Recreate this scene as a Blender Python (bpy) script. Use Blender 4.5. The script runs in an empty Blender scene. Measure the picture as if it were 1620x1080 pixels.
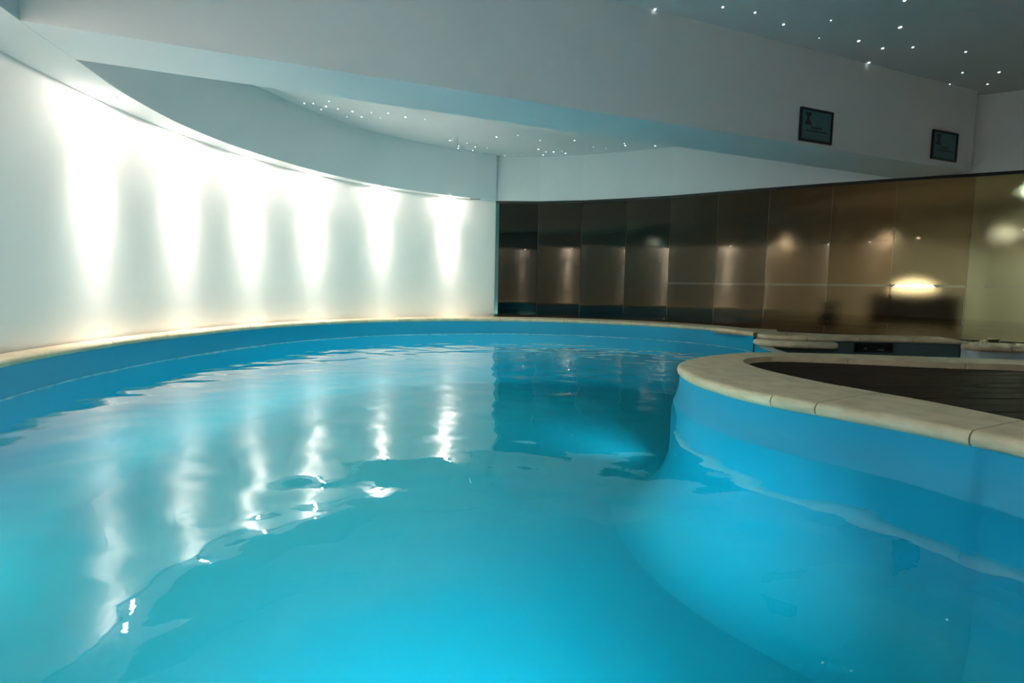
import bpy, bmesh, math, random
from mathutils import Vector, Matrix, noise
random.seed(7)
sc = bpy.context.scene
COL = sc.collection
PI = math.pi

# ------------------------------------------------------------------ camera, world, exposure
cam_d = bpy.data.cameras.new('camera')
cam_d.sensor_width = 36.0
cam_d.lens = 16.0
cam_d.shift_y = -33.65 / 1620.0
cam_d.clip_start = 0.02
cam = bpy.data.objects.new('camera', cam_d)
COL.objects.link(cam)
cam.matrix_world = (Matrix.Translation((0, 0, 0.52)) @ Matrix.Rotation(math.radians(86), 4, 'X')
                    @ Matrix.Rotation(math.radians(1.06), 4, 'Z'))
sc.camera = cam
w = bpy.data.worlds.new('world'); sc.world = w
w.use_nodes = True
w.node_tree.nodes['Background'].inputs[0].default_value = (0.02, 0.025, 0.03, 1)
w.node_tree.nodes['Background'].inputs[1].default_value = 0.2
sc.view_settings.view_transform = 'Standard'
sc.view_settings.look = 'None'
sc.view_settings.gamma = 1.0
sc.view_settings.use_curve_mapping = False
sc.view_settings.exposure = 0.5
sc.cycles.use_denoising = True
sc.cycles.max_bounces = 6
sc.cycles.diffuse_bounces = 3
sc.cycles.glossy_bounces = 3
sc.cycles.transmission_bounces = 4
sc.cycles.transparent_max_bounces = 8
sc.cycles.use_adaptive_sampling = True
sc.cycles.adaptive_threshold = 0.12
sc.cycles.adaptive_min_samples = 16
sc.cycles.sample_clamp_indirect = 30.0

SPOT_POWER = 820.0        # each recessed wall spotlight
POOL_POWER = 26.0       # each underwater pool lamp
REAR_POWER = 5.0        # lamps of the room behind the glass

# levels, metres above the coping top
Z_BEAM = 2.11            # underside of beam and soffit, top of the glass
Z_ALC = 2.91             # ceiling of the bay over the pool
Z_CEIL = 3.10            # ceiling in front of the beam
Z_WATER = -0.27
Z_FLOOR = -1.05
COPING_T = 0.06

# ------------------------------------------------------------------ helpers
def link(o, parent=None):
    COL.objects.link(o)
    if parent is not None:
        o.parent = parent
    return o

def mesh_obj(name, verts, faces, m, parent=None, smooth=False):
    me = bpy.data.meshes.new(name)
    me.from_pydata([tuple(v) for v in verts], [], faces)
    me.validate(); me.update()
    if m: me.materials.append(m)
    if smooth:
        for p in me.polygons: p.use_smooth = True
    return link(bpy.data.objects.new(name, me), parent)

def bm_obj(name, bm, m, parent=None, smooth=False):
    bmesh.ops.recalc_face_normals(bm, faces=bm.faces)
    me = bpy.data.meshes.new(name)
    bm.to_mesh(me); bm.free()
    if m: me.materials.append(m)
    if smooth:
        for p in me.polygons: p.use_smooth = True
    return link(bpy.data.objects.new(name, me), parent)

def tag(o, label=None, cat=None, group=None, kind=None):
    if label: o['label'] = label
    if cat: o['category'] = cat
    if group: o['group'] = group
    if kind: o['kind'] = kind
    return o

def empty(name, loc=(0, 0, 0), rz=0.0):
    o = bpy.data.objects.new(name, None)
    o.location = loc; o.rotation_euler = (0, 0, rz)
    return link(o)

def catmull(pts, n=12):
    P = [Vector(p) for p in pts]
    P = [2 * P[0] - P[1]] + P + [2 * P[-1] - P[-2]]
    out = []
    for i in range(1, len(P) - 2):
        for k in range(n):
            t = k / n
            a, b, c, d = P[i - 1], P[i], P[i + 1], P[i + 2]
            out.append(0.5 * ((2 * b) + (c - a) * t + (2 * a - 5 * b + 4 * c - d) * t * t + (3 * b - a - 3 * c + d) * t ** 3))
    out.append(P[-2].copy())
    return out

def cumlen(p):
    s = [0.0]
    for i in range(1, len(p)): s.append(s[-1] + (p[i] - p[i - 1]).length)
    return s

def sample(p, s, x):
    x = min(max(x, 0), s[-1])
    lo, hi = 0, len(s) - 1
    while hi - lo > 1:
        m = (lo + hi) // 2
        if s[m] <= x: lo = m
        else: hi = m
    t = (x - s[lo]) / max(1e-9, s[hi] - s[lo])
    return p[lo].lerp(p[hi], t)

def wall_strip(name, pts, z0, z1, m, flip=False, smooth=True, parent=None):
    v, f = [], []
    for p in pts:
        v += [(p[0], p[1], z0), (p[0], p[1], z1)]
    for i in range(len(pts) - 1):
        q = (2 * i, 2 * i + 2, 2 * i + 3, 2 * i + 1)
        f.append(q[::-1] if flip else q)
    return mesh_obj(name, v, f, m, parent, smooth)

def ribbon(name, a, b, z, m, parent=None):
    v, f = [], []
    for p, q in zip(a, b):
        v += [(p[0], p[1], z), (q[0], q[1], z)]
    for i in range(len(a) - 1):
        f.append((2 * i, 2 * i + 2, 2 * i + 3, 2 * i + 1))
    return mesh_obj(name, v, f, m, parent)

def add_box(bm, lo, hi, M=None):
    vs = []
    for x in (lo[0], hi[0]):
        for y in (lo[1], hi[1]):
            for z in (lo[2], hi[2]):
                p = Vector((x, y, z))
                vs.append(bm.verts.new(M @ p if M else p))
    for q in ((0, 1, 3, 2), (4, 6, 7, 5), (0, 4, 5, 1), (2, 3, 7, 6), (0, 2, 6, 4), (1, 5, 7, 3)):
        bm.faces.new([vs[i] for i in q])
    return vs

def box_obj(name, lo, hi, m, parent=None, bevel=0.0):
    bm = bmesh.new(); add_box(bm, lo, hi)
    if bevel: bmesh.ops.bevel(bm, geom=bm.edges[:], offset=bevel, segments=2, affect='EDGES')
    return bm_obj(name, bm, m, parent)

def lathe(name, prof, m, parent=None, seg=24, smooth=True):
    bm = bmesh.new(); rings = []
    for r, z in prof:
        if r < 1e-6: rings.append([bm.verts.new((0, 0, z))])
        else: rings.append([bm.verts.new((r * math.cos(2 * PI * k / seg), r * math.sin(2 * PI * k / seg), z)) for k in range(seg)])
    for a, b in zip(rings, rings[1:]):
        for k in range(seg):
            k2 = (k + 1) % seg
            if len(a) == 1 and len(b) == 1: continue
            if len(a) == 1: bm.faces.new((a[0], b[k], b[k2]))
            elif len(b) == 1: bm.faces.new((a[k], b[0], a[k2]))
            else: bm.faces.new((a[k], b[k], b[k2], a[k2]))
    return bm_obj(name, bm, m, parent, smooth)

# ------------------------------------------------------------------ materials
def mat(name, col, rough=0.6, noise_scale=None, noise_amt=0.0, bump=0.0, bump_scale=40, spec=0.4, col2=None):
    m = bpy.data.materials.new(name); m.use_nodes = True
    nt = m.node_tree; b = nt.nodes['Principled BSDF']
    b.inputs['Base Color'].default_value = (*col, 1)
    b.inputs['Roughness'].default_value = rough
    b.inputs['Specular IOR Level'].default_value = spec
    tc = nt.nodes.new('ShaderNodeTexCoord')
    if noise_scale:
        n = nt.nodes.new('ShaderNodeTexNoise'); n.inputs['Scale'].default_value = noise_scale
        n.inputs['Detail'].default_value = 6
        nt.links.new(tc.outputs['Object'], n.inputs['Vector'])
        mx = nt.nodes.new('ShaderNodeMixRGB')
        c2 = col2 or tuple(c * (1 - noise_amt) for c in col)
        mx.inputs[1].default_value = (*col, 1); mx.inputs[2].default_value = (*c2, 1)
        rp = nt.nodes.new('ShaderNodeValToRGB'); rp.color_ramp.elements[0].position = 0.35; rp.color_ramp.elements[1].position = 0.7
        nt.links.new(n.outputs['Fac'], rp.inputs[0]); nt.links.new(rp.outputs[0], mx.inputs[0])
        nt.links.new(mx.outputs[0], b.inputs['Base Color'])
    if bump:
        n2 = nt.nodes.new('ShaderNodeTexNoise'); n2.inputs['Scale'].default_value = bump_scale; n2.inputs['Detail'].default_value = 4
        nt.links.new(tc.outputs['Object'], n2.inputs['Vector'])
        bp = nt.nodes.new('ShaderNodeBump'); bp.inputs['Strength'].default_value = bump; bp.inputs['Distance'].default_value = 0.004
        nt.links.new(n2.outputs['Fac'], bp.inputs['Height']); nt.links.new(bp.outputs[0], b.inputs['Normal'])
    return m

def emit(name, col, s, sampled=False):
    m = bpy.data.materials.new(name); m.use_nodes = True
    nt = m.node_tree; nt.nodes.clear()
    e = nt.nodes.new('ShaderNodeEmission'); e.inputs[0].default_value = (*col, 1); e.inputs[1].default_value = s
    o = nt.nodes.new('ShaderNodeOutputMaterial'); nt.links.new(e.outputs[0], o.inputs[0])
    if not sampled: m.cycles.emission_sampling = 'NONE'
    return m

M_WALL = mat('white_plaster', (0.90, 0.885, 0.86), 0.7, 3.0, 0.03, 0.05, 60)
M_CEIL = mat('ceiling_paint', (0.86, 0.88, 0.89), 0.75, 2.0, 0.03, 0.03, 50)
M_STONE = mat('coping_stone', (0.80, 0.69, 0.49), 0.6, 9.0, 0.0, 0.5, 70, 0.3, (0.64, 0.53, 0.36))
M_GROUT = mat('coping_grout', (0.28, 0.22, 0.15), 0.9, 20, 0.2)
M_BASIN = mat('turquoise_pool_paint', (0.001, 0.375, 0.63), 0.45, 1.3, 0.06, 0.05, 25, 0.4)
M_BASIN2 = mat('grey_green_basin_paint', (0.10, 0.17, 0.18), 0.5, 2.0, 0.15)
M_WEIR = mat('pale_blue_weir_paint', (0.50, 0.60, 0.66), 0.35, 4.0, 0.1)
M_DECK = mat('dark_timber', (0.024, 0.014, 0.010), 0.6, 6.0, 0.45, 0.25, 30, 0.12)
M_RAIL = mat('dark_metal_channel', (0.02, 0.022, 0.022), 0.4, spec=0.5)
M_GEDGE = mat('green_glass_edge', (0.05, 0.13, 0.12), 0.15)
M_FRAME = mat('sign_frame', (0.012, 0.013, 0.014), 0.35)
M_PAPER = mat('sign_board', (0.11, 0.21, 0.23), 0.25, 5, 0.05)
M_INK = mat('sign_ink', (0.012, 0.02, 0.022), 0.6)
M_TRIM = mat('white_metal_trim', (0.75, 0.75, 0.73), 0.3)
M_VENT = mat('grey_plastic', (0.30, 0.29, 0.27), 0.6)
M_REARW = mat('rear_room_plaster', (0.62, 0.56, 0.46), 0.8, 2.5, 0.06)
M_REARC = mat('rear_brown_ceiling', (0.30, 0.24, 0.17), 0.7, 3, 0.1)
M_REARF = mat('rear_room_floor', (0.10, 0.075, 0.055), 0.4, 5, 0.2)
M_DARKWOOD = mat('dark_wood_furniture', (0.025, 0.02, 0.016), 0.5, 10, 0.3)
M_LEAF = mat('leaf', (0.02, 0.05, 0.02), 0.5, 20, 0.3)
M_POT = mat('black_pot', (0.02, 0.02, 0.02), 0.4)
M_SKIM = mat('black_plastic', (0.008, 0.009, 0.009), 0.3)
M_STEEL = mat('polished_steel', (0.6, 0.62, 0.62), 0.2); M_STEEL.node_tree.nodes['Principled BSDF'].inputs['Metallic'].default_value = 1
E_BULB = emit('bulb', (1, 0.93, 0.80), 25)
E_STAR = emit('fibre_point', (0.80, 1.0, 1.0), 2.4)
E_STAR2 = emit('faint_fibre_point', (0.70, 0.95, 1.0), 0.5)
E_SHADE = emit('lit_lamp_shade', (1, 0.86, 0.62), 4.0, True)
E_LENS = emit('pool_lamp_lens', (0.75, 0.95, 1.0), 5)

def water_mat():
    m = bpy.data.materials.new('pool_water'); m.use_nodes = True
    nt = m.node_tree; nt.nodes.clear(); N = nt.nodes.new; Lk = nt.links.new
    out = N('ShaderNodeOutputMaterial')
    geo = N('ShaderNodeNewGeometry'); tc = N('ShaderNodeTexCoord')
    n1 = N('ShaderNodeTexNoise'); n1.inputs['Scale'].default_value = 9; n1.inputs['Detail'].default_value = 3
    Lk(tc.outputs['Object'], n1.inputs['Vector'])
    bp = N('ShaderNodeBump'); bp.inputs['Strength'].default_value = 0.10; bp.inputs['Distance'].default_value = 0.006
    Lk(n1.outputs['Fac'], bp.inputs['Height'])
    # reflectance by angle of view onto the surface (Schlick), the same from above and below
    lw = N('ShaderNodeVectorMath'); lw.operation = 'DOT_PRODUCT'
    Lk(bp.outputs[0], lw.inputs[0]); Lk(geo.outputs['Incoming'], lw.inputs[1])
    ab = N('ShaderNodeMath'); ab.operation = 'ABSOLUTE'; Lk(lw.outputs['Value'], ab.inputs[0])
    om = N('ShaderNodeMath'); om.operation = 'SUBTRACT'; om.inputs[0].default_value = 1; om.use_clamp = True; Lk(ab.outputs[0], om.inputs[1])
    pw = N('ShaderNodeMath'); pw.operation = 'POWER'; pw.inputs[1].default_value = 4.6; Lk(om.outputs[0], pw.inputs[0])
    ml = N('ShaderNodeMath'); ml.operation = 'MULTIPLY_ADD'; ml.inputs[1].default_value = 0.98; ml.inputs[2].default_value = 0.026
    ml.use_clamp = True
    Lk(pw.outputs[0], ml.inputs[0])
    # seen from below, flat rays are turned back into the water
    mr = N('ShaderNodeMapRange'); mr.interpolation_type = 'SMOOTHSTEP'
    mr.inputs['From Min'].default_value = 0.18; mr.inputs['From Max'].default_value = 0.42; mr.inputs['To Min'].default_value = 1; mr.inputs['To Max'].default_value = 0
    Lk(ab.outputs[0], mr.inputs['Value'])
    bk = N('ShaderNodeMath'); bk.operation = 'MULTIPLY'; Lk(mr.outputs[0], bk.inputs[0]); Lk(geo.outputs['Backfacing'], bk.inputs[1])
    mxm = N('ShaderNodeMath'); mxm.operation = 'MAXIMUM'; Lk(ml.outputs[0], mxm.inputs[0]); Lk(bk.outputs[0], mxm.inputs[1])
    ml = mxm
    tr = N('ShaderNodeBsdfTransparent'); tr.inputs[0].default_value = (0.52, 1.0, 0.87, 1)
    gl = N('ShaderNodeBsdfGlossy'); gl.inputs['Roughness'].default_value = 0.0; gl.inputs['Color'].default_value = (1, 1, 1, 1)
    Lk(bp.outputs[0], gl.inputs['Normal'])
    mx = N('ShaderNodeMixShader'); Lk(ml.outputs[0], mx.inputs[0]); Lk(tr.outputs[0], mx.inputs[1]); Lk(gl.outputs[0], mx.inputs[2])
    Lk(mx.outputs[0], out.inputs[0])
    return m
M_WATER = water_mat()

def glass_mat(name, strip):
    # brown tinted, etched glass: polished face, blurred view through, one clear line left unetched
    m = bpy.data.materials.new(name); m.use_nodes = True
    nt = m.node_tree; nt.nodes.clear(); N = nt.nodes.new; Lk = nt.links.new
    out = N('ShaderNodeOutputMaterial'); tc = N('ShaderNodeTexCoord')
    sep = N('ShaderNodeSeparateXYZ'); Lk(tc.outputs['Object'], sep.inputs[0])
    d = N('ShaderNodeMath'); d.operation = 'SUBTRACT'; d.inputs[1].default_value = 0.655; Lk(sep.outputs['Z'], d.inputs[0])
    a = N('ShaderNodeMath'); a.operation = 'ABSOLUTE'; Lk(d.outputs[0], a.inputs[0])
    c = N('ShaderNodeMath'); c.operation = 'GREATER_THAN'; c.inputs[1].default_value = 0.017 if strip else -1.0; Lk(a.outputs[0], c.inputs[0])
    r = N('ShaderNodeMath'); r.operation = 'MULTIPLY'; r.inputs[1].default_value = 0.24; Lk(c.outputs[0], r.inputs[0])
    rf = N('ShaderNodeBsdfRefraction'); rf.inputs['IOR'].default_value = 1.45
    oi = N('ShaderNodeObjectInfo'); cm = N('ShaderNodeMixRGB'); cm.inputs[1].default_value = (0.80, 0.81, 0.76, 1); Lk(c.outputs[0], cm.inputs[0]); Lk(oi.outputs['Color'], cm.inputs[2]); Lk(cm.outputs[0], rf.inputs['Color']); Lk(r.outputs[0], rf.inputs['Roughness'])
    gl = N('ShaderNodeBsdfGlossy'); gl.inputs['Roughness'].default_value = 0.03 if strip else 0.015
    gl.inputs['Color'].default_value = (0.95, 0.86, 0.72, 1)
    fr = N('ShaderNodeLayerWeight'); fr.inputs['Blend'].default_value = 0.3
    fm = N('ShaderNodeMath'); fm.operation = 'MULTIPLY_ADD'; fm.inputs[1].default_value = 0.40; fm.inputs[2].default_value = 0.04
    Lk(fr.outputs['Fresnel'], fm.inputs[0])
    mx = N('ShaderNodeMixShader'); Lk(fm.outputs[0], mx.inputs[0]); Lk(rf.outputs[0], mx.inputs[1]); Lk(gl.outputs[0], mx.inputs[2])
    Lk(mx.outputs[0], out.inputs[0])
    return m
M_GLASS = glass_mat('etched_bronze_glass', True)
M_GLASS2 = glass_mat('plain_bronze_glass', False)

# ------------------------------------------------------------------ plan curves
WALL = [(-0.33, 8.52), (-1.25, 8.14), (-2.18, 7.52), (-2.92, 6.68), (-3.37, 5.86), (-3.6, 5.06), (-3.68, 4.4), (-3.67, 3.8),
        (-3.61, 3.3), (-3.48, 2.7), (-3.25, 1.95), (-2.92, 1.0), (-2.25, -0.3), (-1.1, -1.5), (0.5, -2.3), (2.3, -2.6), (4.2, -2.5),
        (6.0, -1.9), (7.4, -0.7), (8.1, 1.0), (8.1, 3.0), (7.7, 4.6), (7.05, 5.52)]
FASC = [(-0.33, 8.42), (-1.23, 7.98), (-2.12, 7.36), (-2.78, 6.5), (-3.19, 5.62), (-3.37, 4.82), (-3.34, 4.05), (-3.19, 3.41),
        (-3.06, 2.89), (-2.80, 2.1), (-2.42, 1.15), (-1.8, 0.0), (-0.8, -1.1), (0.6, -1.85), (2.3, -2.15), (4.1, -2.05),
        (5.75, -1.5), (6.95, -0.45), (7.6, 1.1), (7.6, 3.0), (7.25, 4.4), (6.85, 5.3)]
GLASS = [(-0.33, 8.5), (0.45, 8.46), (1.22, 8.29), (1.96, 8.03), (2.63, 7.74), (3.26, 7.38), (3.88, 7.03), (4.58, 6.66),
         (5.24, 6.34), (5.97, 6.02), (6.66, 5.70), (7.05, 5.52)]
wall_p = catmull(WALL, 10)
fasc_p = catmull(FASC, 10)

# ------------------------------------------------------------------ setting
k = 12 * 10
tag(wall_strip('wall_left', wall_p[:k + 1], -0.10, Z_CEIL + 0.1, M_WALL), kind='structure')
tag(wall_strip('wall_back', wall_p[k:], -0.10, Z_CEIL + 0.1, M_WALL), kind='structure')
# soffit: underside ring and rounded bay fascia
sof = empty('ceiling_soffit'); tag(sof, kind='structure')
v, f = [], []
wl = [sample(wall_p, cumlen(wall_p), t * cumlen(wall_p)[-1] / 239) for t in range(240)]
def nearest(p, path): return min(path, key=lambda q: (q - p).length_squared)
fs = cumlen(fasc_p)
fl = [sample(fasc_p, fs, t * fs[-1] / 239) for t in range(240)]
wn = [nearest(p, wall_p) for p in fl]
def outset(a, b, e=0.03):
    d = (b - a); return b + d.normalized() * e if d.length > 1e-6 else b
wn = [outset(a, b) for a, b in zip(fl, wn)]
ribbon('soffit_underside', fl, wn, Z_BEAM, M_CEIL, sof)
wall_strip('soffit_fascia', fl, Z_BEAM, Z_CEIL + 0.02, M_CEIL, parent=sof)
# ceilings
c0 = mesh_obj('ceiling', [(-5, -4, Z_CEIL), (9.5, -4, Z_CEIL), (9.5, 9.5, Z_CEIL), (-5, 9.5, Z_CEIL)], [(0, 3, 2, 1)], M_CEIL)
tag(c0, kind='structure')
bay = [p for p in fl if p.y > 3.3 and p.x < 0]
bay_poly = [(b.x - 0.03, b.y) for b in bay[::-1]] + [(-0.36, 8.6)] + [(g[0] + 0.03, g[1] + 0.05) for g in GLASS[:10]] + [(5.3, 6.2), (-3.3, 3.25)]
c1 = mesh_obj('ceiling_bay', [(x, y, Z_ALC) for x, y in bay_poly], [tuple(range(len(bay_poly)))], M_CEIL)
tag(c1, kind='structure')
# beam
BM = [(-3.45, 2.80), (5.80, 5.917), (5.30, 6.37), (-3.45, 3.32)]
bm = bmesh.new()
lo = [bm.verts.new((x, y, Z_BEAM + 0.002)) for x, y in BM]; hi = [bm.verts.new((x, y, Z_CEIL + 0.03)) for x, y in BM]
bm.faces.new(lo); bm.faces.new(hi[::-1])
for i in range(4): bm.faces.new((lo[i], lo[(i + 1) % 4], hi[(i + 1) % 4], hi[i]))
tag(bm_obj('ceiling_beam', bm, M_CEIL), kind='structure')
# bulkhead wall over the glass, in flat facets
tag(wall_strip('wall_bulkhead', GLASS, Z_BEAM + 0.0, Z_CEIL + 0.1, M_CEIL, flip=True, smooth=False), kind='structure')

# ------------------------------------------------------------------ pool outlines
EDGE = [(3.19, 6.0), (3.13, 6.42), (2.81, 6.95), (1.98, 7.50), (0.98, 7.82), (-0.11, 7.86), (-1.16, 7.62), (-2.09, 7.17), (-2.78, 6.5),
        (-3.22, 5.7), (-3.43, 4.82), (-3.49, 4.09), (-3.45, 3.49), (-3.30, 2.91), (-3.0, 2.05), (-2.6, 1.15), (-1.9, 0.2), (-0.9, -0.55),
        (0.3, -0.8), (1.3, -0.45), (1.85, 0.35), (1.95, 1.1)]
EW = [0.36, 0.38, 0.45, 0.50, 0.48, 0.46, 0.34, 0.22, 0.17, 0.17, 0.17, 0.17, 0.17, 0.19, 0.22, 0.3, 0.4, 0.42, 0.42, 0.42, 0.43, 0.47]
ISO = [(1.95, 1.1), (1.86, 1.62), (1.79, 1.74), (1.71, 1.87), (1.6, 2.0), (1.47, 2.14), (1.33, 2.3), (1.21, 2.52), (1.14, 2.87), (1.2, 3.26),
       (1.42, 3.56), (1.71, 3.8), (2.14, 4.0), (2.88, 4.0), (3.45, 3.94), (4.31, 3.82), (5.6, 3.6), (6.6, 3.4)]
ISI = [(2.4, 1.25), (2.24, 1.78), (2.19, 1.91), (2.12, 2.12), (2.05, 2.28), (1.98, 2.4), (1.89, 2.57), (1.8, 2.8), (1.73, 3.1), (1.75, 3.38),
       (1.83, 3.54), (1.98, 3.66), (2.23, 3.75), (2.75, 3.69), (3.3, 3.57), (4.15, 3.48), (5.45, 3.28), (6.5, 3.08)]
edge = catmull([(x, y, wd) for (x, y), wd in zip(EDGE, EW)], 14)
e2 = [Vector((p.x, p.y)) for p in edge]
back = []
for i, p in enumerate(e2):
    t = (e2[min(i + 1, len(e2) - 1)] - e2[max(i - 1, 0)]).normalized()
    back.append(p + Vector((t.y, -t.x)) * edge[i].z)       # path runs so that the pool lies on its left
iso = catmull(ISO, 14); isi = catmull(ISI, 14)

def sweep(front, rear, T, inset=0.0, top=0.0, jitter=0.0):
    """closed coping profile with a rounded nosing swept along front/rear lines"""
    r = T * 0.5
    bm = bmesh.new(); rings = []
    for a, b in zip(front, rear):
        d = (b - a); wd = d.length; d = d / wd
        wd -= inset * 1.5
        prof = [(wd, -T), (wd, top)]
        for kk in range(7):
            an = PI / 2 + PI * kk / 6
            prof.append((inset + r + (r - 0) * math.cos(an), -r + (r + top) * math.sin(an) if math.sin(an) > 0 else -r + r * math.sin(an)))
        rings.append([bm.verts.new((a.x + d.x * u, a.y + d.y * u, z + jitter)) for u, z in prof])
    n = len(rings[0])
    for A, B in zip(rings, rings[1:]):
        for i in range(n):
            bm.faces.new((A[i], A[(i + 1) % n], B[(i + 1) % n], B[i]))
    bm.faces.new(rings[0][::-1]); bm.faces.new(rings[-1])
    return bm

def coping(parent, front, rear, joints, T=COPING_T, gap=0.006):
    s = cumlen(front); tot = s[-1]
    js = [0.0] + [j for j in joints if 0.05 < j < tot - 0.05] + [tot]
    # parallel arrays parametrised by the front line
    def at(x):
        x = min(max(x, 0), tot)
        lo, hi = 0, len(s) - 1
        while hi - lo > 1:
            m = (lo + hi) // 2
            if s[m] <= x: lo = m
            else: hi = m
        t = (x - s[lo]) / max(1e-9, s[hi] - s[lo])
        return front[lo].lerp(front[hi], t), rear[lo].lerp(rear[hi], t)
    for a, b in zip(js, js[1:]):
        n = max(3, int((b - a) / 0.07))
        fr, re = [], []
        for i in range(n + 1):
            p, q = at(a + gap / 2 + (b - a - gap) * i / n); fr.append(p); re.append(q)
        o = bm_obj('coping_stone', sweep(fr, re, T, jitter=random.uniform(-0.0015, 0.0015)), M_STONE, parent, True)
        o.data.set_sharp_from_angle(angle=math.radians(50))
    fr, re = [], []
    n = int(tot / 0.1)
    for i in range(n + 1):
        p, q = at(tot * i / n); fr.append(p); re.append(q)
    bm_obj('grout', sweep(fr, re, T - 0.004, inset=0.006, top=-0.004), M_GROUT, parent)

pc = empty('pool_coping'); tag(pc, 'cream stone coping curving along the far wall of the blue pool', 'coping')
L = cumlen(e2)[-1]; js = []; x = 0.35
while x < L - 0.2:
    js.append(x); x += random.uniform(0.52, 0.66)
coping(pc, e2, back, js)
ic = empty('peninsula_coping'); tag(ic, 'broad cream stone coping rounding the tip of the dark deck', 'coping')
Li = cumlen(iso)
def iso_s(pt): 
    i = min(range(len(iso)), key=lambda q: (iso[q] - Vector(pt)).length); return Li[i]
coping(ic, iso, isi, [iso_s((1.78, 1.74)), iso_s((1.46, 2.15)), iso_s((1.33, 2.3)), iso_s((2.02, 3.96)), iso_s((2.88, 4.0)), iso_s((3.7, 3.9)), iso_s((4.5, 3.8)), iso_s((5.3, 3.65))], T=0.07)

# ------------------------------------------------------------------ main basin
def offset(path, d):
    out = []
    for i, p in enumerate(path):
        t = (path[min(i + 1, len(path) - 1)] - path[max(i - 1, 0)]).normalized()
        out.append(p + Vector((t.y, -t.x)) * d)
    return out
WEIR = catmull([(3.22, 6.0), (3.05, 5.6), (2.93, 5.25), (2.86, 4.85), (2.72, 4.4), (2.45, 4.0)], 8)
# basin outline: along far/left/near edge, round the peninsula, back over the weir
basin = offset(e2, 0.015)
isl_cut = [p for p in iso if not (p.x > 2.45 and p.y > 3.0)]
isl_wall = offset(isl_cut, 0.02)
loop = basin + isl_wall[1:] + WEIR[::-1]
bw = empty('pool_basin'); tag(bw, kind='structure')
# the walls sweep into the floor with a wide cove
def cove(path, top, name):
    lv = list(top)
    for kk in range(0, 9):
        an = PI / 2 * kk / 8
        lv.append((-0.55 - 0.5 * math.sin(an), top[-1][1] - 0.4 * (1 - math.cos(an))))
    v, f = [], []
    n = len(path)
    for z, d in lv:
        for p in offset(path, d): v.append((p.x, p.y, z))
    for j in range(len(lv) - 1):
        for i in range(n - 1): f.append((j * n + i, j * n + i + 1, (j + 1) * n + i + 1, (j + 1) * n + i))
    return mesh_obj(name, v, f, M_BASIN, bw, True)
cove(e2, [(-COPING_T + 0.01, 0.015), (-0.3, 0.015)], 'basin_wall')
cove(isl_cut, [(-0.06, 0.02), (-0.15, 0.018), (-0.22, 0.0), (-0.27, -0.018), (-0.33, -0.028)], 'peninsula_wall')
mesh_obj('basin_floor', [(p.x, p.y, Z_FLOOR) for p in loop], [tuple(range(len(loop)))[::-1]], M_BASIN, bw)
# pale strip painting in the bright meniscus glint at the water's edge
M_GLINT = mat('pale_waterline_glint', (0.42, 0.72, 0.80), 0.5, 14, 0.0, 0, 40, 0.3, (0.10, 0.48, 0.66))
wall_strip('waterline_glint', offset(e2, 0.012), Z_WATER - 0.002, Z_WATER + 0.007, M_GLINT, parent=bw)
wall_strip('weir_face', WEIR, Z_FLOOR, -0.13, M_BASIN, parent=bw)
we = [p + Vector((0.16, 0.02)) for p in WEIR]
ribbon('weir_top', WEIR, we, -0.13, M_WEIR, bw)
wall_strip('weir_rear_face', we, -0.75, -0.13, M_BASIN2, parent=bw)

# ------------------------------------------------------------------ water
def inside(x, y, poly):
    c = False; j = len(poly) - 1
    for i in range(len(poly)):
        a, b = poly[i], poly[j]
        if (a[1] > y) != (b[1] > y) and x < (b[0] - a[0]) * (y - a[1]) / (b[1] - a[1]) + a[0]: c = not c
        j = i
    return c
poly = [(p.x, p.y) for p in offset(e2, 0.06)] + [(p.x, p.y) for p in offset(isl_cut, 0.10)[1:]] + [(p.x + 0.05, p.y) for p in WEIR[::-1]]
def wave(x, y):
    h = 0.0032 * noise.noise((x * 1.3 + y * 0.3, y * 1.1, 0.3))
    h += 0.0048 * noise.noise((x * 2.6, y * 3.2, 4.1))
    h += 0.0026 * noise.noise((x * 5.5, y * 7.5, 9.7))
    h += 0.0006 * noise.noise((x * 13, y * 17, 3.3))
    d2 = (x + 0.80) ** 2 + (y - 3.75) ** 2
    if d2 < 0.4: h += 0.0016 * math.exp(-d2 / 0.05) * noise.noise((x * 24, y * 24, 2))
    return Z_WATER + h
STEP = 0.03
X0, Y0 = -3.62, -0.9
nx, ny = int(6.95 / STEP), int(8.9 / STEP)
idx, v, f = {}, [], []
for j in range(ny):
    for i in range(nx):
        cx, cy = X0 + (i + 0.5) * STEP, Y0 + (j + 0.5) * STEP
        if not inside(cx, cy, poly): continue
        q = []
        for (a, b) in ((i, j), (i + 1, j), (i + 1, j + 1), (i, j + 1)):
            if (a, b) not in idx:
                idx[(a, b)] = len(v); x, y = X0 + a * STEP, Y0 + b * STEP
                v.append((x, y, wave(x, y)))
            q.append(idx[(a, b)])
        f.append(tuple(q))
wo = mesh_obj('pool_water', v, f, M_WATER, None, True)
tag(wo, 'clear rippled turquoise water filling the curved pool', 'water', kind='stuff')

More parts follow.
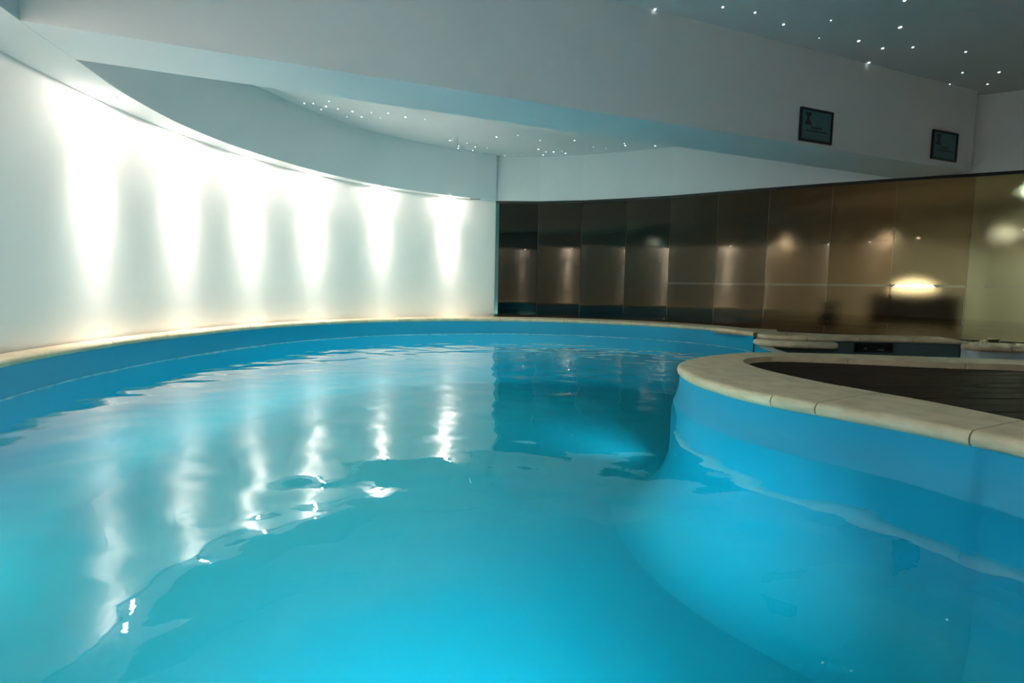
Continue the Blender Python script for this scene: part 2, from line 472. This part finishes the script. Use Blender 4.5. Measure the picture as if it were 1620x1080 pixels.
# ------------------------------------------------------------------ small side basin behind the peninsula
SB_FAR = [(3.24, 5.95), (3.15, 5.80), (3.22, 5.62), (3.5, 5.52), (4.0, 5.5), (4.6, 5.52), (5.1, 5.48), (5.38, 5.41)]
sbf = catmull(SB_FAR, 8)
sb_back = []
for p in sbf:
    q = Vector((p.x + 0.30, p.y + 0.42)) if p.x < 3.4 else Vector((p.x + 0.12, p.y + 0.42))
    sb_back.append(q)
sc_e = empty('side_basin_coping'); tag(sc_e, 'thin flat stone coping between small side basin and bronze glass', 'coping')
ls = cumlen(sbf)[-1]
coping(sc_e, sbf, sb_back, [ls * 0.3, ls * 0.55, ls * 0.8], T=0.055)
st = catmull([(3.05, 5.72), (3.1, 5.5), (3.3, 5.36), (3.6, 5.33), (3.86, 5.36), (3.92, 5.5)], 8)
stb = [Vector((p.x * 0.55 + 3.5 * 0.45 + 0.1, 5.75)) for p in st]
sp = empty('side_basin_step'); tag(sp, 'lower stone step under the side basin coping beside the pool', 'step')
bm = sweep(st, stb, 0.075); bmesh.ops.translate(bm, verts=bm.verts, vec=(0, 0, -0.056))
bm_obj('coping_stone', bm, M_STONE, sp, True).data.set_sharp_from_angle(angle=math.radians(50))
RB = [(5.64, 5.36), (5.26, 5.22), (4.98, 5.02), (5.0, 4.84), (5.3, 4.78), (5.9, 4.72), (6.8, 4.6)]
rb = catmull(RB, 8)
rbb = [Vector((p.x + 0.55, p.y + 0.34)) if p.x < 5.6 else Vector((p.x + 0.5, p.y + 0.5)) for p in rb]
rc = empty('side_basin_end_coping'); tag(rc, 'rounded stone coping closing the right end of the side basin', 'coping')
coping(rc, rb, rbb, [cumlen(rb)[-1] * 0.45, cumlen(rb)[-1] * 0.75], T=0.06)
sb = empty('side_basin'); tag(sb, kind='structure')
wf = [Vector((p.x, p.y + 0.03)) for p in sbf]
wall_strip('side_basin_wall', wf, -0.75, -0.05, M_BASIN2, parent=sb)
wall_strip('side_basin_end_wall', [Vector((p.x + 0.03, p.y + 0.02)) for p in rb], -0.75, -0.05, M_WEIR, parent=sb)
wall_strip('side_basin_near_wall', [Vector((p.x, p.y - 0.02)) for p in iso if p.x > 2.4 and p.y > 3], -0.75, -0.06, M_BASIN2, parent=sb)
mesh_obj('side_basin_floor', [(2.4, 3.6, -0.75), (7, 3.3, -0.75), (7, 5.8, -0.75), (2.9, 6.1, -0.75)], [(0, 1, 2, 3)], M_BASIN2, sb)
# skimmer mouth in the side basin wall
sk = empty('pool_skimmer', (4.42, 5.535, -0.115)); tag(sk, 'black skimmer mouth in the grey wall of the side basin', 'skimmer')
bm = bmesh.new()
for lo_, hi_ in (((-0.23, -0.02, 0.035), (0.23, 0.02, 0.05)), ((-0.23, -0.02, -0.06), (0.23, 0.02, -0.045)), ((-0.23, -0.02, -0.045), (-0.20, 0.02, 0.035)), ((0.20, -0.02, -0.045), (0.23, 0.02, 0.035))):
    add_box(bm, lo_, hi_)
bm_obj('frame', bm, M_SKIM, sk)
flap = box_obj('flap', (-0.20, 0.0, -0.045), (0.20, 0.012, 0.03), M_SKIM, sk)
box_obj('flap_catch', (-0.12, -0.012, -0.03), (-0.075, 0.0, -0.005), M_STEEL, flap, 0.003)
box_obj('flap_hinge', (0.04, -0.010, -0.036), (0.13, 0.0, -0.026), M_STEEL, flap, 0.002)

# floors round the pool
ribbon_a = [Vector((p.x, p.y)) for p in back]
wnear = [nearest(p, [Vector(q) for q in wall_p] + [Vector(g).lerp(Vector(h), t / 8) for g, h in zip(GLASS, GLASS[1:]) for t in range(8)]) for p in ribbon_a]
fl0 = ribbon('floor', [a + (b - a) * -0.05 for a, b in zip(ribbon_a, wnear)], [outset(a, b, 0.15) for a, b in zip(ribbon_a, wnear)], -0.035, M_STONE); tag(fl0, kind='structure')
fl1 = mesh_obj('floor_walkway', [(2.9, 6.5, -0.06), (3.3, 5.9, -0.06), (4.0, 5.75, -0.06), (5.6, 5.72, -0.06), (6.0, 5.3, -0.06), (6.6, 5.0, -0.06), (7.9, 4.6, -0.06), (7.4, 5.6, -0.06), (5.97, 6.2, -0.06), (4.58, 6.8, -0.06), (3.26, 7.5, -0.06)],
               [tuple(range(11))], M_STONE); tag(fl1, kind='structure')

# ------------------------------------------------------------------ timber deck, plank by plank
DP = [(p.x, p.y) for p in isi if p.x < 6.5] + [(6.5, 3.08), (7.6, 2.9), (7.6, 0.9), (6.0, -1.3), (3.0, -2.0), (2.5, 0.2)]
def clip(poly, axis_n, c, keep_less):
    out = []
    for i in range(len(poly)):
        a, b = poly[i], poly[(i + 1) % len(poly)]
        da = a[0] * axis_n[0] + a[1] * axis_n[1] - c; db = b[0] * axis_n[0] + b[1] * axis_n[1] - c
        if not keep_less: da, db = -da, -db
        if da <= 0: out.append(a)
        if (da < 0 < db) or (db < 0 < da):
            t = da / (da - db); out.append((a[0] + (b[0] - a[0]) * t, a[1] + (b[1] - a[1]) * t))
    return out
deck = empty('timber_deck'); tag(deck, 'dark brown timber deck inside the cream peninsula coping', 'deck')
na = math.radians(94); nrm = (math.cos(na), math.sin(na))
c = -3.0
while c < 4.2:
    q = clip(clip(DP, nrm, c + 0.004, False), nrm, c + 0.136, True)
    if len(q) >= 3:
        bm = bmesh.new()
        tz = -0.045 + random.uniform(-0.001, 0.001)
        tv = [bm.verts.new((x, y, tz)) for x, y in q]; bv = [bm.verts.new((x, y, tz - 0.022)) for x, y in q]
        try:
            bm.faces.new(tv); bm.faces.new(bv[::-1])
            for i in range(len(q)): bm.faces.new((tv[i], bv[i], bv[(i + 1) % len(q)], tv[(i + 1) % len(q)]))
            bm_obj('plank', bm, M_DECK, deck)
        except ValueError:
            bm.free()
    c += 0.14
mesh_obj('joist_base', [(x, y, -0.075) for x, y in DP], [tuple(range(len(DP)))], M_SKIM, deck)

# ------------------------------------------------------------------ glass partition
gp = empty('glass_partition'); tag(gp, 'bronze etched glass screen of tall panels curving behind the pool', 'glass partition')
bmr = bmesh.new(); bmb = bmesh.new()
# pane tints paint in the light behind the glass, darkest by the white wall
LIGHT_TINT = [(0.20, 0.25, 0.26), (0.42, 0.38, 0.33), (0.34, 0.37, 0.34), (0.38, 0.41, 0.37), (0.52, 0.50, 0.43), (0.62, 0.57, 0.49),
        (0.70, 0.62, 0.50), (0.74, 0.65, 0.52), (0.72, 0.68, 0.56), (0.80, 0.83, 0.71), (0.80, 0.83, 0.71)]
for i, (a, b) in enumerate(zip(GLASS, GLASS[1:])):
    A, B = Vector(a), Vector(b); d = (B - A); ln = d.length; ang = math.atan2(d.y, d.x)
    bm = bmesh.new(); add_box(bm, (0.004, 0.0, -0.06), (ln - 0.004, 0.012, 2.075))
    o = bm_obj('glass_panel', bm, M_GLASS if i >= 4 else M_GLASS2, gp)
    o.location = (A.x, A.y, 0)
    o.color = (*LIGHT_TINT[i], 1)
    o.rotation_euler = (0, 0, ang)
    Mx = Matrix.Translation((A.x, A.y, 0)) @ Matrix.Rotation(ang, 4, 'Z')
    add_box(bmr, (-0.005, -0.015, 2.072), (ln + 0.005, 0.03, 2.114), Mx)
    add_box(bmb, (-0.005, -0.006, -0.08), (ln + 0.005, 0.02, -0.045), Mx)
bm_obj('top_rail', bmr, M_RAIL, gp)
bm_obj('bottom_channel', bmb, M_RAIL, gp)
bm = bmesh.new(); add_box(bm, (-0.335, 8.455, -0.05), (-0.27, 8.49, 2.07)); bm_obj('end_profile', bm, M_GEDGE, gp)

# ------------------------------------------------------------------ room behind the glass
rw = [(-0.42, 8.56), (-0.42, 12.3), (5.8, 12.0), (9.6, 9.3), (9.8, 5.4), (7.05, 5.54)]
tag(wall_strip('wall_rear', rw, -0.1, 2.30, M_REARW, smooth=False), kind='structure')
tag(mesh_obj('floor_rear', [(x, y, -0.08) for x, y in rw] + [(g[0], g[1] + 0.02, -0.08) for g in GLASS[::-1][1:-1]], [tuple(range(len(rw) + 10))], M_REARF), kind='structure')
tag(mesh_obj('ceiling_rear', [(x, y, 2.25) for x, y in rw] + [(g[0], g[1] + 0.02, 2.25) for g in GLASS[::-1][1:-1]], [tuple(range(len(rw) + 10))], M_REARC), kind='structure')

# ------------------------------------------------------------------ lamps
def ies_spot(name, loc, power, col, parent, a=6.0, b=13.0, core=0.26, tail=0.28, glow=0.018, wide=0.008, tilt=(0, 0)):
    ld = bpy.data.lights.new(name, 'SPOT'); ld.energy = power; ld.color = col
    ld.spot_size = math.radians(180); ld.spot_blend = 0.0; ld.shadow_soft_size = 0.02
    ld.use_nodes = True
    nt = ld.node_tree; em = nt.nodes['Emission']; N = nt.nodes.new; Lk = nt.links.new
    tc = N('ShaderNodeTexCoord'); sp_ = N('ShaderNodeSeparateXYZ'); Lk(tc.outputs['Normal'], sp_.inputs[0])
    ab = N('ShaderNodeMath'); ab.operation = 'ABSOLUTE'; Lk(sp_.outputs['Z'], ab.inputs[0])
    om = N('ShaderNodeMath'); om.operation = 'SUBTRACT'; om.inputs[0].default_value = 1; Lk(ab.outputs[0], om.inputs[1])
    def lobe(deg, amp):
        k_ = -2.0 / math.radians(deg) ** 2          # exp(-(theta/deg)^2), theta^2 ~ 2(1-cos)
        m1 = N('ShaderNodeMath'); m1.operation = 'MULTIPLY'; m1.inputs[1].default_value = k_; Lk(om.outputs[0], m1.inputs[0])
        ex = N('ShaderNodeMath'); ex.operation = 'EXPONENT'; Lk(m1.outputs[0], ex.inputs[0])
        m2 = N('ShaderNodeMath'); m2.operation = 'MULTIPLY'; m2.inputs[1].default_value = amp; Lk(ex.outputs[0], m2.inputs[0])
        return m2
    l1, l2 = lobe(a, core), lobe(b, tail)
    l3 = lobe(38.0, glow)
    s1 = N('ShaderNodeMath'); Lk(l1.outputs[0], s1.inputs[0]); Lk(l2.outputs[0], s1.inputs[1])
    s2 = N('ShaderNodeMath'); s2.inputs[1].default_value = wide; Lk(s1.outputs[0], s2.inputs[0])
    s3 = N('ShaderNodeMath'); Lk(s2.outputs[0], s3.inputs[0]); Lk(l3.outputs[0], s3.inputs[1]); s2 = s3
    Lk(s2.outputs[0], em.inputs['Strength'])
    o = bpy.data.objects.new(name, ld); o.location = loc
    o.rotation_euler = (tilt[0], tilt[1], 0)
    return link(o, parent)

def downlight(x, y, z, label, group, power, lean=math.radians(7), **kw):
    t = empty('recessed_spotlight', (x, y, z)); tag(t, label, 'spotlight', group)
    lathe('trim_ring', [(0.030, 0.0), (0.030, -0.006), (0.046, -0.006), (0.050, 0.0)], M_TRIM, t, 20)
    lathe('bulb', [(0.032, -0.004), (0.030, -0.014), (0.021, -0.024), (0.0, -0.028)], E_BULB, t, 16)
    o = ies_spot('spot_beam', (0, 0, -0.05), power, (1.0, 0.90, 0.785), t, **kw)
    if lean:
        n = (nearest(Vector((x, y)), wall_p) - Vector((x, y))).normalized()
        o.rotation_euler = Vector((n.x * math.sin(lean), n.y * math.sin(lean), -math.cos(lean))).to_track_quat('-Z', 'Y').to_euler()
    return t

ORD = ['nearest the beam', 'second from the beam', 'third from the beam', 'fourth from the beam', 'fifth from the beam', 'nearest the glass screen']
SPOTS = [(-3.50, 4.05), (-3.44, 4.95), (-3.23, 5.78), (-2.80, 6.58), (-2.13, 7.42), (-1.13, 8.06)]
for (x, y), od in zip(SPOTS, ORD):
    downlight(x, y, Z_BEAM - 0.001, 'small recessed spotlight in curved soffit washing white wall, ' + od, 'soffit spotlights over the pool wall', SPOT_POWER)
NEAR = [(-2.98, 1.85), (-1.75, -0.55), (-0.55, -1.55), (1.1, -2.25), (2.8, -2.4), (4.6, -2.15), (6.2, -1.5), (7.85, 1.6)]
for i, (x, y) in enumerate(NEAR):
    gain = (3.0, 1.8, 0.9, 0.4, 0.2, 0.1, 0.06, 0.03)[i]
    downlight(x, y, Z_BEAM - 0.001, 'recessed spotlight in the soffit behind the viewpoint, outside the picture', 'soffit spotlights behind the viewpoint', SPOT_POWER * gain)
# small sensor plate on the soffit next to the screen
sv = empty('soffit_sensor', (-0.70, 8.30, Z_BEAM)); tag(sv, 'tiny grey plate under the soffit near the screen corner', 'sensor')
box_obj('plate', (-0.10, -0.012, -0.010), (0.10, 0.012, 0.0), M_VENT, sv, 0.003)
box_obj('slot', (-0.07, -0.005, -0.013), (0.07, 0.005, -0.010), M_SKIM, sv)

# underwater lamps set in the near basin wall
for (x, y, tx, ty, lab) in ((0.5, -0.78, -0.55, 1.0, 'under the viewpoint'), (-0.3, -0.72, 0.05, 1.0, 'left of the viewpoint'), (1.58, 3.74, -0.62, 0.78, 'behind the deck tip')):
    t = empty('underwater_lamp', (x, y, -0.62), math.atan2(ty, tx) - PI / 2)
    tag(t, 'round underwater lamp in the pool wall, the one ' + lab, 'pool lamp', 'underwater lamps')
    o = lathe('bezel', [(0.09, 0.0), (0.09, 0.03), (0.13, 0.03), (0.14, 0.0)], M_STEEL, t, 24); o.rotation_euler = (-PI / 2, 0, 0)
    o = lathe('lens', [(0.0, 0.02), (0.09, 0.02)], E_LENS, t, 24); o.rotation_euler = (-PI / 2, 0, 0)
    ld = bpy.data.lights.new('lamp_light', 'AREA'); ld.shape = 'DISK'; ld.size = 0.18; ld.energy = POOL_POWER * (0.15 if lab.endswith('tip') else 1.0); ld.color = (0.80, 0.96, 1.0)
    lo_ = bpy.data.objects.new('lamp_light', ld); lo_.location = (0, 0.06, 0); lo_.rotation_euler = (PI / 2 - math.radians(5), 0, 0); ld.spread = math.radians(70)
    link(lo_, t)

# rear-room lamps and furniture
rs_o = [(3.0, 12.15), (5.85, 12.02), (9.62, 9.32), (9.80, 5.45)]; rs_i = [(3.0, 11.5), (5.65, 11.42), (9.0, 9.02), (9.15, 5.0)]
rsf = empty('ceiling_rear_soffit'); tag(rsf, kind='structure')
ribbon('soffit_underside', [Vector(p) for p in rs_i], [Vector(p) for p in rs_o], 1.76, M_REARC, rsf)
wall_strip('soffit_fascia', rs_i, 1.76, 2.26, M_REARC, smooth=False, parent=rsf)
for x, y, z, lab in ((3.6, 11.8, 1.759, 'left'), (6.55, 11.1, 1.759, 'middle'), (8.15, 10.02, 1.759, 'right'), (9.28, 8.70, 1.759, 'far right')):
    downlight(x, y, z, 'downlight in the room behind the bronze glass, the %s one' % lab, 'downlights behind the glass', REAR_POWER * (0.3 if lab == 'left' else 1.2), lean=0.0, a=25, b=50, core=1.0, tail=0.4, wide=0.02)
cab = empty('low_cabinet', (7.15, 8.15, -0.08), math.radians(-35)); tag(cab, 'dark low cabinet seen blurred through the glass', 'cabinet')
box_obj('body', (-0.6, -0.25, 0.10), (0.6, 0.25, 0.62), M_DARKWOOD, cab, 0.01)
for sx in (-1, 1):
    dr = box_obj('door', (0.02 * sx if sx > 0 else -0.58, -0.265, 0.13), (0.58 if sx > 0 else -0.02, -0.251, 0.59), M_DARKWOOD, cab, 0.003)
    box_obj('handle', (0.05 * sx - 0.008, -0.285, 0.36), (0.05 * sx + 0.008, -0.262, 0.46), M_STEEL, dr, 0.003)
    for sy in (-1, 1): box_obj('leg', (0.52 * sx - 0.03, 0.19 * sy - 0.03, 0.0), (0.52 * sx + 0.03, 0.19 * sy + 0.03, 0.10), M_DARKWOOD, cab)
lp = empty('table_lamp', (7.15, 8.15, 0.54)); tag(lp, 'glowing warm table lamp seen blurred through the glass', 'lamp')
lathe('base', [(0, 0), (0.10, 0), (0.10, 0.015), (0.02, 0.03), (0.015, 0.12), (0, 0.12)], M_STEEL, lp)
lathe('shade', [(0.30, 0.07), (0.29, 0.13), (0.22, 0.20), (0.12, 0.245), (0.0, 0.26)], E_SHADE, lp, 28)
pl = empty('potted_plant', (6.1, 8.75, -0.08)); tag(pl, 'dark leafy potted plant seen blurred through the glass', 'plant')
lathe('pot', [(0, 0), (0.13, 0), (0.17, 0.28), (0.15, 0.28), (0.14, 0.24), (0, 0.24)], M_POT, pl)
for i in range(16):
    an = i * 2.4; ln = random.uniform(0.35, 0.6)
    bm = bmesh.new(); prev = None
    for k in range(6):
        t = k / 5; r_ = 0.03 + ln * 0.55 * t; z = 0.24 + ln * (t - 0.45 * t * t); wd = 0.05 * math.sin(PI * (0.1 + 0.88 * t))
        ca, sa = math.cos(an), math.sin(an)
        cur = (bm.verts.new((r_ * ca - wd * sa, r_ * sa + wd * ca, z)), bm.verts.new((r_ * ca, r_ * sa, z - 0.012)), bm.verts.new((r_ * ca + wd * sa, r_ * sa - wd * ca, z)))
        if prev: bm.faces.new((prev[0], prev[1], cur[1], cur[0])); bm.faces.new((prev[1], prev[2], cur[2], cur[1]))
        prev = cur
    bm_obj('leaf', bm, M_LEAF, pl, True)
t = empty('ceiling_panel_lamp', (8.3, 7.0, 2.249)); tag(t, 'pale square ceiling lamp behind the rightmost glass panel', 'lamp')
box_obj('housing', (-0.3, -0.3, -0.03), (0.3, 0.3, 0.0), M_TRIM, t, 0.005)
ld = bpy.data.lights.new('panel_light', 'AREA'); ld.size = 0.55; ld.energy = 55; ld.color = (0.86, 1.0, 0.86)
lo_ = bpy.data.objects.new('panel_light', ld); lo_.location = (0, 0, -0.035); link(lo_, t)

# ------------------------------------------------------------------ framed notices on the beam
BD = Vector((5.69 + 3.1, 5.88 - 2.92)).normalized(); B0 = Vector((-3.1, 2.92))
bang = math.atan2(BD.y, BD.x)
fa, fb = Vector((-3.45, 2.80)), Vector((5.80, 5.917))
def notice(s, z, W, H, label, faint):
    p = B0 + BD * s
    # drop onto the beam face
    dd = (fb - fa).normalized(); q = fa + dd * ((p - fa).dot(dd))
    t = empty('framed_notice', (q.x, q.y, z), math.atan2(dd.y, dd.x)); tag(t, label, 'sign', 'framed notices on the beam')
    bm = bmesh.new(); b_ = 0.022
    add_box(bm, (-W / 2, -0.022, -H / 2), (W / 2, -0.0, -H / 2 + b_)); add_box(bm, (-W / 2, -0.022, H / 2 - b_), (W / 2, -0.0, H / 2))
    add_box(bm, (-W / 2, -0.022, -H / 2 + b_), (-W / 2 + b_, -0.0, H / 2 - b_)); add_box(bm, (W / 2 - b_, -0.022, -H / 2 + b_), (W / 2, -0.0, H / 2 - b_))
    bm_obj('frame', bm, M_FRAME, t)
    board = box_obj('board', (-W / 2 + b_, -0.012, -H / 2 + b_), (W / 2 - b_, 0.0, H / 2 - b_), M_PAPER, t)
    # hourglass-like emblem top left
    ex, ez, y = -W * 0.26, H * 0.20, -0.0135
    pts = [(-0.045, 0.062), (0.045, 0.062), (0.045, 0.045), (0.018, 0.012), (0.018, -0.012), (0.048, -0.045), (0.048, -0.066), (-0.048, -0.066), (-0.048, -0.045), (-0.018, -0.012), (-0.018, 0.012), (-0.045, 0.045)]
    bm = bmesh.new(); bm.faces.new([bm.verts.new((ex + a, y, ez + b)) for a, b in pts]); bm_obj('emblem', bm, M_INK, board)
    bm = bmesh.new()
    def words(x0, x1, zc, h):
        x = x0
        while x < x1:
            wd = random.uniform(0.02, 0.05); wd = min(wd, x1 - x)
            add_box(bm, (x, y, zc - h / 2), (x + wd, y + 0.001, zc + h / 2)); x += wd + 0.007
    words(-W * 0.16, W * 0.18, -H * 0.065, 0.016)
    words(-W * 0.30, W * 0.36, -H * 0.165, 0.014)
    bm_obj('lettering', bm, M_INK, board)
notice(6.685, 2.322, 0.47, 0.345, 'framed bluish notice on the beam, the larger and nearer of two', False)
notice(8.825, 2.358, 0.47, 0.345, 'framed bluish notice on the beam near the dark corner, farther of two', True)

# ------------------------------------------------------------------ star points in the two ceilings
def stars(parent, pts, z, r, em):
    me = None
    for x, y, sc_ in pts:
        bm = bmesh.new()
        bmesh.ops.create_icosphere(bm, subdivisions=1, radius=1)
        if me is None:
            me = bpy.data.meshes.new('star_point'); bm.to_mesh(me); me.materials.append(em)
        bm.free()
        o = bpy.data.objects.new('star_point', me); o.location = (x, y, z); o.scale = (r * sc_, r * sc_, r * sc_ * 0.5)
        link(o, parent)
SF = [(1.26, 4.37, 1), (1.69, 4.54, 0.9), (1.86, 4.32, 1), (2.19, 4.39, 1), (2.56, 4.57, 1), (2.76, 4.94, 0.9), (3.05, 4.79, 0.45), (2.96, 4.49, 0.6),
      (3.48, 5.19, 0.7), (3.48, 4.83, 1.2), (3.92, 5.26, 1.1), (3.83, 4.96, 1.15), (3.69, 4.58, 1.4), (3.39, 4.18, 1), (4.12, 4.93, 1),
      (4.74, 5.0, 0.9), (5.15, 5.45, 0.8), (5.28, 5.74, 0.7), (5.72, 5.72, 0.9), (5.54, 5.42, 1.1),
      (0.4, 3.1, 1), (1.2, 3.5, 1), (2.2, 3.3, 1), (3.2, 3.6, 1), (4.4, 4.1, 1), (5.2, 4.6, 1), (0.0, 2.2, 1), (1.5, 2.4, 1), (2.9, 2.6, 1), (4.2, 3.0, 1), (-1.2, 1.9, 1), (0.8, 1.2, 1), (2.4, 1.4, 1)]
stars(c0, SF, Z_CEIL - 0.002, 0.0115, E_STAR)
SA = [(-2.8, 6.2), (-2.68, 6.2), (-2.66, 6.4), (-2.44, 6.12), (-2.55, 6.29), (-2.42, 6.37), (-2.4, 6.66), (-2.25, 6.45), (-2.19, 6.65), (-2.0, 6.48), (-1.93, 6.67), (-1.77, 6.49),
      (-1.56, 6.62), (-1.07, 7.62), (-0.8, 7.73), (-0.96, 7.9), (-0.98, 8.02), (-0.68, 7.93), (-0.74, 8.14), (-0.48, 7.98), (-0.19, 8.4), (0.12, 8.38), (0.04, 7.31), (0.4, 8.0),
      (0.4, 7.53), (0.5, 8.33), (0.54, 8.14), (0.67, 8.13), (0.81, 8.08), (0.89, 8.2), (0.95, 7.5), (1.31, 7.81), (1.54, 7.9), (1.82, 7.71), (1.78, 7.61), (2.31, 7.7), (-1.3, 6.7), (-0.3, 7.4)]
stars(c1, [(x, y, random.choice((0.6, 0.8, 1.0, 1.25))) for x, y in SA], Z_ALC - 0.002, 0.011, E_STAR)
